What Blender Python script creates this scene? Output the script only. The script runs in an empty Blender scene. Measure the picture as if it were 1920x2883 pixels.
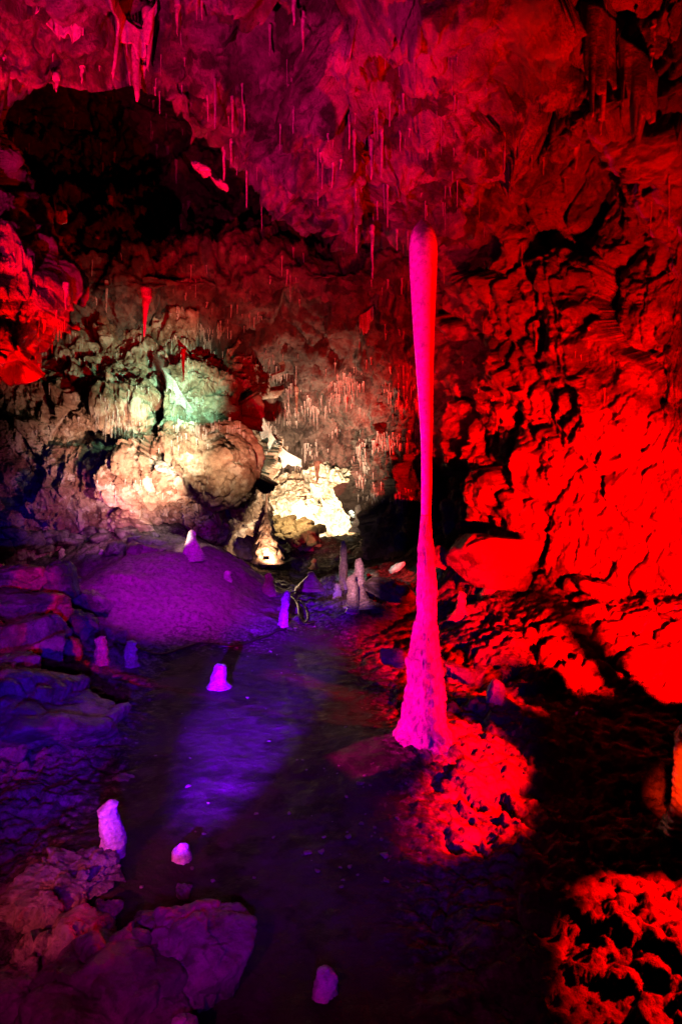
import bpy, bmesh, math, random
import numpy as np
from mathutils import Vector, Matrix
from mathutils.bvhtree import BVHTree

random.seed(7)
F, CX, CY, CAMZ = 1602.0, 960.0, 1441.0, 1.7      # the lens in photo pixels; eye 1.7 m above the floor
sc = bpy.context.scene
COL = sc.collection

def P(px, py, D):
    """world point seen at photo pixel (px,py) standing D metres ahead"""
    return ((px-CX)/F*D, D, CAMZ-(py-CY)/F*D)

# ------------------------------------------------------------------ noise
def _h(ix, iy, iz, s):
    with np.errstate(over='ignore'):
        h = (ix.astype(np.uint32)*np.uint32(374761393) + iy.astype(np.uint32)*np.uint32(668265263)
             + iz.astype(np.uint32)*np.uint32(2147483647) + np.uint32((s*974634777+12345) & 0xffffffff))
        h = (h ^ (h >> np.uint32(13)))*np.uint32(1274126177)
        h = (h ^ (h >> np.uint32(16)))*np.uint32(2246822519)
        h ^= h >> np.uint32(15)
    return h
def _r(h): return (h & np.uint32(0xffffff)).astype(np.float32)/np.float32(16777215.0)
def vnoise(p, s=0):
    f = np.floor(p); t = (p-f).astype(np.float32); i = f.astype(np.int64)
    u = t*t*t*(t*(t*6-15)+10)
    out = 0
    for a in (0, 1):
        wa = u[:, 0] if a else 1-u[:, 0]
        for b in (0, 1):
            wb = u[:, 1] if b else 1-u[:, 1]
            for c in (0, 1):
                wc = u[:, 2] if c else 1-u[:, 2]
                out = out + wa*wb*wc*_r(_h(i[:, 0]+a, i[:, 1]+b, i[:, 2]+c, s))
    return out*2-1
def fbm(p, o=4, s=0, g=.5):
    a, v = 1.0, 0
    for k in range(o):
        v = v + a*vnoise(p*(2.03**k)+k*17.3, s+k); a *= g
    return v
def ridged(p, o=4, s=0):
    a, v = 1.0, 0
    for k in range(o):
        v = v + a*(1-2*np.abs(vnoise(p*(2.07**k)+k*11.7, s+k))); a *= .5
    return v
def facets(p, s=0):
    """nearest cell: (random step, tilted plane, distance to the crack)"""
    f = np.floor(p); i = f.astype(np.int64); n = len(p)
    d1 = np.full(n, 9., np.float32); d2 = np.full(n, 9., np.float32)
    st = np.zeros(n, np.float32); tl = np.zeros(n, np.float32)
    for a in (-1, 0, 1):
        for b in (-1, 0, 1):
            for c in (-1, 0, 1):
                h = _h(i[:, 0]+a, i[:, 1]+b, i[:, 2]+c, s)
                q = np.stack([_r(h), _r(h >> np.uint32(4)), _r(h >> np.uint32(8))], 1)
                q = (q*7.31) % 1.0
                dv = (p-(f+[a, b, c]+q)).astype(np.float32)
                d = np.sqrt((dv**2).sum(1))
                m = d < d1
                d2 = np.where(m, d1, np.minimum(d2, d)); d1 = np.where(m, d, d1)
                r3 = ((q*13.7) % 1.0)*2-1
                st = np.where(m, r3[:, 0], st)
                tl = np.where(m, (dv*r3[:, [1, 2, 0]]).sum(1), tl)
    return st, tl, d2-d1

def disp(p, layers):
    """sum of displacement layers at the world points p"""
    v = np.zeros(len(p), np.float32)
    for L in layers:
        k = L[0]
        if k == 'f': v += L[1]*fbm(p*L[2], L[3], L[4])
        elif k == 'r': v += L[1]*ridged(p*L[2], L[3], L[4])
        elif k == 'v':
            _, fr, step, tilt, crack, an, s = L
            w = p + np.stack([vnoise(p*fr*1.7+5, s+50), vnoise(p*fr*1.7+25, s+51), vnoise(p*fr*1.7+45, s+52)], 1)*(.22/fr)
            w = w + np.stack([vnoise(p*fr*6+5, s+53), vnoise(p*fr*6+25, s+54), vnoise(p*fr*6+45, s+55)], 1)*(.05/fr)
            st, tl, e = facets(w*fr*np.array(an), s)
            v += step*st + tilt*tl/fr - crack*np.clip(1-e/.10, 0, 1)
    return v

# ------------------------------------------------------------------ mesh helpers
def mesh_np(name, V, faces, smooth=True):
    me = bpy.data.meshes.new(name)
    V = np.ascontiguousarray(V, np.float32); faces = np.ascontiguousarray(faces, np.int32)
    n, k = faces.shape
    me.vertices.add(len(V)); me.vertices.foreach_set('co', V.ravel())
    me.loops.add(n*k); me.loops.foreach_set('vertex_index', faces.ravel())
    me.polygons.add(n); me.polygons.foreach_set('loop_start', np.arange(0, n*k, k, dtype=np.int32))
    me.polygons.foreach_set('use_smooth', np.full(n, smooth))
    me.update(calc_edges=True); me.validate()
    return me
def grid_faces(r, c):
    i = np.arange(r*c).reshape(r, c)
    return np.stack([i[:-1, :-1], i[:-1, 1:], i[1:, 1:], i[1:, :-1]], -1).reshape(-1, 4)
def link(name, me, mat=None, parent=None, loc=(0, 0, 0)):
    o = bpy.data.objects.new(name, me); COL.objects.link(o); o.location = loc
    if mat and not me.materials: me.materials.append(mat)
    if parent: o.parent = parent
    return o
def tag(o, label, cat, group=None, kind=None):
    o['label'] = label; o['category'] = cat
    if group: o['group'] = group
    if kind: o['kind'] = kind
    return o
def empty(name, loc):
    o = bpy.data.objects.new(name, None); COL.objects.link(o); o.location = loc; o.empty_display_size = .1
    return o
def cr(A, n):
    """Catmull-Rom resampling along axis 0"""
    A = np.asarray(A, float); m = len(A)
    t = np.linspace(0, m-1, n); i = np.minimum(t.astype(int), m-2); f = (t-i)
    sh = (n,)+(1,)*(A.ndim-1); f = f.reshape(sh)
    p0, p1, p2, p3 = A[np.maximum(i-1, 0)], A[i], A[i+1], A[np.minimum(i+2, m-1)]
    return .5*((2*p1)+(-p0+p2)*f+(2*p0-5*p1+4*p2-p3)*f*f+(-p0+3*p1-3*p2+p3)*f**3)

ROCKS = []     # every surface things can hang from or stand on
def patch(name, rows, nr, nc, layers, mat, toward=(0, 5, 2), warp=0, label=None):
    """rows: control net of world points; refined, then displaced along its own normals by 3-D noise"""
    A = np.array(rows, float)
    A = cr(A, nr); A = np.swapaxes(cr(np.swapaxes(A, 0, 1), nc), 0, 1)
    du = np.gradient(A, axis=0); dv = np.gradient(A, axis=1)
    N = np.cross(du, dv); N /= np.linalg.norm(N, axis=-1, keepdims=True)+1e-9
    s = np.sign((N*(np.array(toward)-A)).sum(-1).mean()); N *= s
    p = A.reshape(-1, 3); n = N.reshape(-1, 3)
    if warp:
        w = np.stack([fbm(p*.8+9, 3, 91), fbm(p*.8+39, 3, 92), fbm(p*.8+69, 3, 93)], 1)*warp
        p = p+w
    V = p+n*disp(p, layers)[:, None]
    fc = grid_faces(nr, nc)
    if s < 0: fc = fc[:, ::-1]
    me = mesh_np(name, V, fc)
    o = link(name, me, mat); o['kind'] = 'structure'
    if label: o['label'] = label
    ROCKS.append((V, fc))
    return o

# ------------------------------------------------------------------ materials
def rock_mat(name, c1, c2, c3=None, scale=1.0, rough=(.35, .75), bump=.5, fine=40, spec=.5, vein=0, sss=0, bd=1.0):
    m = bpy.data.materials.new(name); m.use_nodes = True
    nt = m.node_tree; N = nt.nodes; L = nt.links; b = N['Principled BSDF']
    tc = N.new('ShaderNodeTexCoord'); oi = N.new('ShaderNodeObjectInfo')
    ad = N.new('ShaderNodeVectorMath'); ad.operation = 'ADD'
    ml = N.new('ShaderNodeVectorMath'); ml.operation = 'SCALE'; ml.inputs[0].default_value = (31, 17, 23)
    L.new(oi.outputs['Random'], ml.inputs['Scale'])
    L.new(tc.outputs['Object'], ad.inputs[0]); L.new(ml.outputs[0], ad.inputs[1])
    def noise(s, d=8, r=.6):
        n = N.new('ShaderNodeTexNoise'); n.inputs['Scale'].default_value = s*scale; n.inputs['Detail'].default_value = d
        n.inputs['Roughness'].default_value = r; L.new(ad.outputs[0], n.inputs['Vector']); return n
    n1 = noise(1.6, 6, .65); n2 = noise(9, 6, .7); n3 = noise(fine, 8, .7)
    cr_ = N.new('ShaderNodeValToRGB'); e = cr_.color_ramp.elements
    e[0].position = .40; e[0].color = (*c1, 1); e[1].position = .60; e[1].color = (*c2, 1)
    L.new(n1.outputs['Fac'], cr_.inputs['Fac'])
    mx = N.new('ShaderNodeMix'); mx.data_type = 'RGBA'; mx.blend_type = 'MULTIPLY'; mx.inputs[0].default_value = .75
    r2 = N.new('ShaderNodeMapRange'); r2.inputs[1].default_value = .3; r2.inputs[2].default_value = .62
    r2.inputs[3].default_value = .35; r2.inputs[4].default_value = 1.25
    L.new(n2.outputs['Fac'], r2.inputs[0]); L.new(cr_.outputs[0], mx.inputs[6]); L.new(r2.outputs[0], mx.inputs[7])
    out = mx.outputs[2]
    if c3:
        n4 = noise(2.7, 8, .6)
        r4 = N.new('ShaderNodeMapRange'); r4.inputs[1].default_value = .53; r4.inputs[2].default_value = .6
        L.new(n4.outputs['Fac'], r4.inputs[0])
        m2 = N.new('ShaderNodeMix'); m2.data_type = 'RGBA'; m2.inputs[7].default_value = (*c3, 1)
        L.new(r4.outputs[0], m2.inputs[0]); L.new(out, m2.inputs[6]); out = m2.outputs[2]
    L.new(out, b.inputs['Base Color'])
    rr = N.new('ShaderNodeMapRange'); rr.inputs[1].default_value = .35; rr.inputs[2].default_value = .65
    rr.inputs[3].default_value = rough[0]; rr.inputs[4].default_value = rough[1]
    L.new(n2.outputs['Fac'], rr.inputs[0]); L.new(rr.outputs[0], b.inputs['Roughness'])
    b.inputs['Specular IOR Level'].default_value = spec
    if sss:
        b.inputs['Subsurface Weight'].default_value = sss; b.inputs['Subsurface Radius'].default_value = (1, .6, .5)
        b.inputs['Subsurface Scale'].default_value = .02
    vo = N.new('ShaderNodeTexVoronoi'); vo.inputs['Scale'].default_value = fine*.35*scale
    L.new(ad.outputs[0], vo.inputs['Vector'])
    b1 = N.new('ShaderNodeBump'); b1.inputs['Strength'].default_value = bump; b1.inputs['Distance'].default_value = .06*bd
    b2 = N.new('ShaderNodeBump'); b2.inputs['Strength'].default_value = bump*.8; b2.inputs['Distance'].default_value = .03*bd
    b3 = N.new('ShaderNodeBump'); b3.inputs['Strength'].default_value = bump*.5; b3.inputs['Distance'].default_value = .02
    L.new(n2.outputs['Fac'], b1.inputs['Height']); L.new(n3.outputs['Fac'], b2.inputs['Height'])
    L.new(vo.outputs['Distance'], b3.inputs['Height'])
    L.new(b1.outputs[0], b2.inputs['Normal']); L.new(b2.outputs[0], b3.inputs['Normal']); L.new(b3.outputs[0], b.inputs['Normal'])
    return m

M = {}
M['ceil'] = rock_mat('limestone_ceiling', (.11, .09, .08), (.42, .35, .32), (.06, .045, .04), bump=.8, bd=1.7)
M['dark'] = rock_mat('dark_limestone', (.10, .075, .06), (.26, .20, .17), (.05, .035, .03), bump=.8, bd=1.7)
M['wall'] = rock_mat('wet_red_lit_limestone', (.22, .19, .17), (.40, .35, .32), (.10, .08, .07), bump=.6, bd=1.7)
M['cream'] = rock_mat('cream_flowstone', (.22, .12, .075), (.50, .38, .27), (.62, .55, .44), bump=.6, scale=1.3)
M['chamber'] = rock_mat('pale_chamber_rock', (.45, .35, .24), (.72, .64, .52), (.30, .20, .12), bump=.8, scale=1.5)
M['floor'] = rock_mat('wet_cave_mud', (.035, .028, .027), (.07, .058, .056), (.022, .018, .017), rough=(.42, .75), bump=.5, spec=.09)
def add_stone(m, col, sc_=2.5):
    nt = m.node_tree; N = nt.nodes; L = nt.links; b = N['Principled BSDF']; src = b.inputs['Base Color'].links[0].from_socket
    at = N.new('ShaderNodeAttribute'); at.attribute_name = 'stone'
    n = N.new('ShaderNodeTexNoise'); n.inputs['Scale'].default_value = 7*sc_; n.inputs['Detail'].default_value = 8; n.inputs['Roughness'].default_value = .7
    tc = N.new('ShaderNodeTexCoord'); L.new(tc.outputs['Object'], n.inputs['Vector'])
    r = N.new('ShaderNodeValToRGB'); e = r.color_ramp.elements; e[0].position = .35; e[0].color = (*[c*.35 for c in col], 1); e[1].position = .62; e[1].color = (*col, 1)
    L.new(n.outputs['Fac'], r.inputs['Fac'])
    ad = N.new('ShaderNodeMath'); ad.operation = 'MULTIPLY_ADD'; L.new(n.outputs['Fac'], ad.inputs[0]); ad.inputs[1].default_value = 1.8; ad.inputs[2].default_value = -.9
    a2 = N.new('ShaderNodeMath'); a2.operation = 'ADD'; a2.use_clamp = True; L.new(ad.outputs[0], a2.inputs[0]); L.new(at.outputs['Fac'], a2.inputs[1])
    rr = N.new('ShaderNodeMapRange'); rr.inputs[1].default_value = .25; rr.inputs[2].default_value = .75; L.new(a2.outputs[0], rr.inputs[0])
    mx = N.new('ShaderNodeMix'); mx.data_type = 'RGBA'; L.new(rr.outputs[0], mx.inputs[0]); L.new(src, mx.inputs[6]); L.new(r.outputs[0], mx.inputs[7])
    L.new(mx.outputs[2], b.inputs['Base Color'])
add_stone(M['floor'], (.32, .28, .26))
M['rock'] = rock_mat('fallen_limestone', (.14, .12, .12), (.30, .27, .26), (.09, .07, .07), rough=(.3, .65), bump=.55, scale=2.5, bd=.7)
M['mound'] = rock_mat('rippled_flowstone', (.20, .17, .17), (.34, .30, .30), None, rough=(.25, .5), bump=.6, scale=2)
M['calcite'] = rock_mat('wet_calcite', (.50, .44, .40), (.78, .72, .66), None, rough=(.08, .28), bump=.3, scale=4, sss=.3, bd=.35)
M['column'] = rock_mat('nodular_wet_calcite', (.52, .46, .42), (.70, .64, .60), None, rough=(.06, .22), bump=.9, fine=22, scale=2.2, sss=.3, bd=.5)
M['club'] = rock_mat('smooth_wet_calcite', (.66, .60, .56), (.74, .68, .64), None, rough=(.15, .4), bump=.12, scale=3, sss=.3, bd=.3)
M['straw'] = rock_mat('soda_straw_calcite', (.45, .38, .35), (.70, .62, .56), None, rough=(.2, .5), bump=.15, scale=4, bd=.35)
M['ochre'] = rock_mat('ochre_rubble', (.20, .13, .06), (.42, .30, .16), None, bump=.6, scale=3)
M['brown'] = rock_mat('brown_calcite', (.30, .16, .10), (.50, .32, .24), None, rough=(.2, .5), bump=.4, scale=5)
def plain(name, c, r=.5, metal=0, em=None, es=0):
    m = bpy.data.materials.new(name); m.use_nodes = True; b = m.node_tree.nodes['Principled BSDF']
    n = m.node_tree.nodes.new('ShaderNodeTexNoise'); n.inputs['Scale'].default_value = 60
    k = m.node_tree.nodes.new('ShaderNodeMapRange'); k.inputs[3].default_value = max(r-.12, .05); k.inputs[4].default_value = r+.12
    m.node_tree.links.new(n.outputs['Fac'], k.inputs[0]); m.node_tree.links.new(k.outputs[0], b.inputs['Roughness'])
    b.inputs['Base Color'].default_value = (*c, 1); b.inputs['Metallic'].default_value = metal
    if em: b.inputs['Emission Color'].default_value = (*em, 1); b.inputs['Emission Strength'].default_value = es
    return m
M['rubber'] = plain('black_cable_rubber', (.01, .01, .01), .4)
M['housing'] = plain('black_lamp_housing', (.015, .015, .015), .45, .3)

# ------------------------------------------------------------------ the floor
def sm(x, a, b):
    t = np.clip((x-a)/(b-a), 0, 1); return t*t*(3-2*t)
def gz(x, y, cx, cy, sx, sy, h, rot=0):
    c, s = math.cos(rot), math.sin(rot); X = (x-cx)*c+(y-cy)*s; Y = -(x-cx)*s+(y-cy)*c
    return h*np.exp(-(X/sx)**2-(Y/sy)**2)
def floor_base(x, y):
    z = .055*np.clip(y-7, 0, 4)+.10*np.clip(y-11, 0, 12)
    z = z+sm(x, .45, 2.5)*sm(y, 3.9, 6.3)*.56*(1+.08*(y-6))+sm(x, 2.2, 3.6)*.25*sm(y, 4.2, 6)            # rubble apron under the right wall
    z = z+sm(x, .9, 2.6)*sm(y, 7.2, 9.5)*.35
    z = z+gz(x, y, -2.5, 8.7, 1.5, 1.6, .74)+gz(x, y, -1.7, 9.6, .8, .7, .16)+gz(x, y, -3.2, 7.9, .6, .8, .18)                          # rippled mound on the left
    z = z+gz(x, y, -4.2, 10.6, 2.2, 1.6, .95)+gz(x, y, -3.2, 11.2, 1.6, 1.0, .35)
    z = z+gz(x, y, -3.6, 6.6, .9, 1.2, .45)
    z = z+gz(x, y, -2.6, 4.6, 1.0, .8, .12)
    z = z+gz(x, y, .55, 3.85, .66, .60, .14)                            # drip mound of the tall formation
    z = z+gz(x, y, .75, 10.8, 1.3, 1.1, .46)+gz(x, y, .3, 8.4, .55, .7, .22)
    z = z+gz(x, y, .6, 15.2, 2.0, 1.3, .5)-gz(x, y, -1.0, 11.3, .8, 2.8, .16)
    z = z+gz(x, y, -1.25, 2.75, .35, .33, .10)
    return z
def pathmask(x, y):
    """1 where people trod the mud smooth"""
    c = -.72-.03*y+.30*np.sin(y*.5)+.10*sm(-y, -2.4, -1.2)*3; w = .60+.065*y
    return sm(-np.abs(x-c), -w-.5, -w+.25)*sm(-y, -9, -7)
def floor_z(x, y, full=True):
    x = np.asarray(x, float); y = np.asarray(y, float)
    z = floor_base(x, y)
    p = np.stack([x, y, np.zeros_like(x)], 1)
    rg = 1-.985*pathmask(x, y)
    mound = np.exp(-((x+2.45)/1.5)**4-((y-8.4)/1.6)**4)
    z = z+.05*fbm(p*.9, 4, 3)*(.3+rg)
    rub = sm(x, .9, 1.8)*sm(y, 4.2, 5.5)
    z = z+rub*disp(p, [('v', 1.5, .045, .14, .09, (1, 1.7, 1), 5), ('v', 4.0, .022, .12, .04, (1, 1.8, 1), 6), ('v', 10, .009, .10, .010, (1, 1.5, 1), 16)])
    rest = rg*(1-rub)*(1-.85*mound)
    z = z+rest*disp(p, [('v', 1.6, .03, .09, .015, (1, 1, 1), 8), ('v', 5, .018, .12, .012, (1, 1, 1), 9), ('v', 13, .011, .16, .010, (1, 1, 1), 10)])
    z = z+.006*fbm(p*7, 4, 18)+(rg*(1-.8*mound)+.10)*disp(p, [('r', .010, 9, 3, 12), ('v', 24, .006, .14, .004, (1, 1, 1), 14)])
    z = z+mound*(.016*ridged(p*np.array([3.5, 10, 1]), 3, 21)+.07*fbm(p*1.6, 4, 22)+disp(p, [('v', 1.8, .025, .08, .02, (1, 1.4, 1), 23)]))
    return z
ys = np.concatenate([np.linspace(-1.5, 1.0, 24), 1.0*(19.5/1.0)**np.linspace(.002, 1, 760)])
us = np.linspace(-1, 1, 560); us = us*(.78+.5*us**4)*1.15
YY = np.repeat(ys[:, None], len(us), 1); XX = us[None, :]*(np.maximum(YY, 0)+2.2)*.95
ZZ = floor_z(XX.ravel(), YY.ravel())
FV = np.stack([XX.ravel(), YY.ravel(), ZZ], 1); ff = grid_faces(len(ys), len(us))
fme = mesh_np('cave_floor', FV, ff)
fx_, fy_ = FV[:, 0], FV[:, 1]
stone = np.clip((1-pathmask(fx_, fy_))*.75+.9*np.exp(-((fx_+2.45)/1.6)**4-((fy_-8.4)/1.7)**4)-.55*sm(fy_, 9.5, 11)*sm(-fx_, -3, -1.2), 0, 1)
fme.attributes.new('stone', 'FLOAT', 'POINT').data.foreach_set('value', stone.astype(np.float32))
o = link('cave_floor', fme, M['floor']); o['kind'] = 'structure'
o['label'] = 'uneven dark muddy cave floor with a trodden path and rubble'
FLOOR_BVH = BVHTree.FromPolygons([tuple(v) for v in FV[::1].tolist()], ff.tolist()) if False else None
def fz(x, y): return float(floor_z(np.array([x]), np.array([y]))[0])

# ------------------------------------------------------------------ cave shells
def netp(pxs, rows):
    """rows of (py, [D...]) over the columns pxs"""
    return [[P(px, py, D) for px, D in zip(pxs, Ds)] for py, Ds in rows]
ROCK = [('f', .24, .55, 4, 31), ('v', .8, .15, .36, .13, (1, 1, 1), 32), ('v', 2.2, .09, .42, .09, (1, 1.2, 1), 33),
        ('r', .07, 2.6, 5, 34), ('v', 6.5, .02, .28, .022, (1, 1, 1), 35), ('r', .016, 9, 4, 37), ('v', 16, .006, .18, .005, (1, 1, 1), 36)]
# near overhang with its lip
lips = [(-900, 120, 3.6), (-300, 160, 4.2), (0, 205, 4.6), (220, 290, 4.9), (430, 300, 5.0), (700, 480, 5.4), (870, 610, 5.6), (985, 690, 5.7),
        (1090, 655, 5.9), (1250, 640, 6.0), (1400, 520, 5.8), (1560, 430, 5.3), (1700, 320, 4.8), (1900, 290, 4.4), (2300, 250, 4.0), (2900, 200, 3.6)]
rows = []
for f_, ds in ((3.0, None), (1.7, None), (1.0, None), (.66, None), (.33, None), (.1, None), (0, None), (-1, None), (-2, None), (-3, None)):
    r = []
    for px, py, D in lips:
        if f_ >= 0:
            yy = py-f_*600; Dd = D-f_*(D-3.3)*.95 if f_ <= 1 else 3.3+(D-3.3)*.05-(f_-1)*.75
        else:
            yy = py+{-1: -25, -2: -130, -3: -300}[f_]; Dd = D+{-1: .35, -2: .9, -3: 1.6}[f_]
        r.append(P(px, yy, Dd))
    rows.append(r)
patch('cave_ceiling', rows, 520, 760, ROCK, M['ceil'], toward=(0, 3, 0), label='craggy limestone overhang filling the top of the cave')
# far ceiling
fx = [-800, -300, 0, 300, 600, 900, 1150, 1350, 1600]
fr = [(-100, [6, 6.2, 6.4, 6.6, 6.6, 6.8, 7, 7, 7]), (100, [8.5, 11, 13, 13.5, 13, 11, 8.5, 7.5, 7.5]), (330, [8.7, 11.5, 14.5, 15.5, 15, 12.5, 9, 8.2, 8]), (500, [8.2, 10.5, 13, 14.4, 14.4, 12.8, 9.6, 8.6, 8.3]),
      (620, [7.8, 9, 10.8, 12.2, 12.4, 11.6, 9.3, 8.8, 8.6]), (750, [7.6, 8.5, 9.6, 10.2, 10.2, 9.8, 9.3, 9.2, 9]),
      (900, [8.2, 9, 10, 10.6, 10.8, 10.6, 10.2, 9.9, 9.6]), (1050, [8.6, 9.6, 10.9, 11.7, 12, 11.8, 11.1, 10.6, 10.4]),
      (1185, [9, 10, 11.6, 12.6, 13.2, 13.2, 12.2, 11.2, 10.9]), (1285, [9.4, 10.5, 12, 13.2, 14.4, 14.4, 12.9, 11.6, 11.2]),
      (1278, [10, 11, 12.6, 14, 15.2, 15.3, 13.9, 12.5, 12]), (1240, [11, 12, 13.6, 15.2, 16.6, 16.8, 15.5, 14, 13])]
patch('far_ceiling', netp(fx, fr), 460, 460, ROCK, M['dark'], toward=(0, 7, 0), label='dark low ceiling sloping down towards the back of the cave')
# back wall with ledge and recess
bx = [-500, -150, 0, 120, 250, 400, 520, 620, 700, 770]
br = [(860, [9, 9.9, 10.5, 10.8, 11.1, 11.3, 11.5, 11.9, 12.3, 12.9]), (960, [8.7, 9.6, 10.2, 10.5, 10.6, 10.8, 10.8, 11.1, 11.5, 12.2]),
      (1060, [8.5, 9.3, 10, 10.2, 10.4, 10.2, 10.1, 10.5, 10.9, 11.8]), (1150, [8.4, 9.2, 9.9, 10.0, 9.8, 9.9, 10, 10, 10.5, 11.7]),
      (1230, [8.4, 9.1, 9.8, 10.0, 10.3, 10.1, 9.7, 9.9, 10.7, 12.0]), (1310, [8.4, 9.1, 9.8, 10.0, 10.2, 9.9, 9.3, 9.5, 10.6, 12.3]),
      (1365, [8.4, 9.1, 9.8, 10.1, 10.2, 10.0, 9.5, 9.8, 11.2, 12.6]), (1405, [8.4, 9.1, 9.8, 10.1, 10.3, 10.3, 10.8, 11.5, 12, 13]),
      (1470, [8.4, 9.1, 9.8, 10.2, 10.4, 10.5, 11.3, 12.1, 12.7, 13.4]), (1600, [8.4, 9.1, 9.9, 10.4, 10.6, 10.8, 11.5, 12.4, 13, 13.6])]
WALLR = [('f', .16, .7, 4, 41), ('v', .9, .15, .42, .04, (1.2, 1, .8), 42), ('v', 2.6, .035, .26, .02, (1.2, 1, .7), 43),
         ('r', .075, 2.6, 5, 44), ('v', 8, .026, .25, .010, (1, 1, 1), 45), ('r', .010, 14, 3, 46)]
patch('back_wall', netp(bx, br), 460, 500, WALLR, M['cream'], label='cream and rust flowstone wall with a lit ledge at the left rear')
# bright end chamber
hx = [600, 700, 780, 860, 940, 1010, 1090, 1180]
hr = [(1180, [16, 17, 17.5, 17.6, 17.6, 17.5, 17, 16]), (1290, [16.4, 17.6, 18, 18, 18, 17.8, 17, 16]), (1350, [16.4, 17.4, 17.7, 17.6, 17.5, 17.2, 16.6, 15.8]),
      (1410, [16.2, 17.2, 17.2, 17.1, 17.0, 16.9, 16.2, 15.6]), (1460, [16, 16.8, 16.8, 16.6, 16.7, 16.6, 16, 15.4]), (1540, [15.8, 16.4, 16.4, 16.2, 16.2, 16.2, 15.8, 15])]
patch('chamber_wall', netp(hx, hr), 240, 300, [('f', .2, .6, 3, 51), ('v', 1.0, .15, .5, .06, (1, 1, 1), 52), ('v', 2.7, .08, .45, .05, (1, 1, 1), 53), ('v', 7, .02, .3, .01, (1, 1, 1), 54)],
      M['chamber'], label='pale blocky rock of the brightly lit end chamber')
# middle wall behind the tall formation
mx_ = [1005, 1030, 1070, 1130, 1200, 1260, 1330, 1450]
mr = [(950, [14, 12.4, 12, 11.6, 11.2, 11, 10.8, 10.4]), (1150, [14.2, 12.8, 12.3, 11.8, 11.2, 10.9, 10.8, 10.4]), (1300, [14.4, 13, 12.6, 11.9, 11.3, 11.1, 11, 10.6]),
      (1400, [14.6, 13.2, 12.7, 12, 11.5, 11.4, 11.2, 10.8]), (1480, [14.8, 13.4, 12.9, 12.1, 11.7, 11.6, 11.3, 10.9]), (1600, [15, 13.6, 13, 12.3, 11.9, 11.7, 11.5, 11])]
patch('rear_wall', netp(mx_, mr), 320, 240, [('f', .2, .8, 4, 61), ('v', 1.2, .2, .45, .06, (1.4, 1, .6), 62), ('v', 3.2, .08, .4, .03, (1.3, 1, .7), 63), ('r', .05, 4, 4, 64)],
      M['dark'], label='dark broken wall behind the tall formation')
# right wall
rx = [1250, 1272, 1320, 1420, 1560, 1700, 1850, 2000, 2300, 2700]
base = [12.2, 10.4, 9.6, 8.6, 7.6, 7.0, 6.5, 6.2, 5.6, 4.8]
rr = []
for py, k, cut in ((-900, .46, 0), (-400, .54, 0), (0, .63, 0), (250, .71, .3), (450, .78, .5), (650, .84, .45), (850, .89, .1), (1050, .93, 0), (1250, .96, 0), (1450, .985, 0), (1650, 1.0, 0), (1850, .99, 0)):
    ds = [b*k+(cut if 1500 < px < 1800 else 0) for px, b in zip(rx, base)]
    rr.append((py, ds))
RW = [('f', .22, .6, 4, 71), ('v', .8, .15, .32, .10, (1.4, 1, .55), 72), ('v', 2.2, .07, .35, .05, (1.4, 1, .6), 73), ('r', .06, 2.6, 5, 74), ('v', 6, .022, .28, .012, (1.4, 1, .6), 75), ('v', 15, .006, .2, .004, (1.2, 1, .8), 76)]
patch('right_wall', netp(rx, rr), 760, 460, RW, M['wall'], label='tall jagged limestone wall on the right')
# left wall: hanging buttress
rows = []
for py, xb, dd in ((-300, -150, -.5), (200, -60, -.2), (420, 15, 0), (560, 55, .1), (680, 110, .1), (790, 190, 0), (870, 130, 0), (960, 105, .1), (1010, 60, .2), (1015, 40, .9), (960, 0, 1.8)):
    rows.append([P(xb+ox, py, D+dd) for ox, D in ((-1100, 3.0), (-600, 3.8), (-300, 4.4), (-170, 4.7), (-80, 4.85), (-20, 5.0), (8, 5.5), (-10, 6.4), (-60, 7.6))])
patch('left_wall', rows, 420, 320, [('f', .12, .8, 4, 81), ('v', 1.2, .10, .40, .05, (1, 1, .8), 82), ('v', 3.2, .04, .35, .03, (1, 1, .8), 83), ('r', .04, 3, 4, 84), ('v', 9, .01, .25, .005, (1, 1, 1), 85)],
      M['wall'], label='jagged rock buttress hanging in at the left edge')

ROCKS.append((FV, ff))
def build_bvh():
    vs = []; fs = []; n = 0
    for V, f in ROCKS:
        vs.append(V); fs.append(f+n); n += len(V)
    return BVHTree.FromPolygons(np.concatenate(vs).tolist(), np.concatenate(fs).tolist())
BVH = build_bvh()
EYE = Vector((0, 0, CAMZ))
def hit(px, py):
    d = Vector(((px-CX)/F, 1, -(py-CY)/F)).normalized()
    h = BVH.ray_cast(EYE, d)
    return (h[0], h[1]) if h[0] is not None else (None, None)

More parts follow.
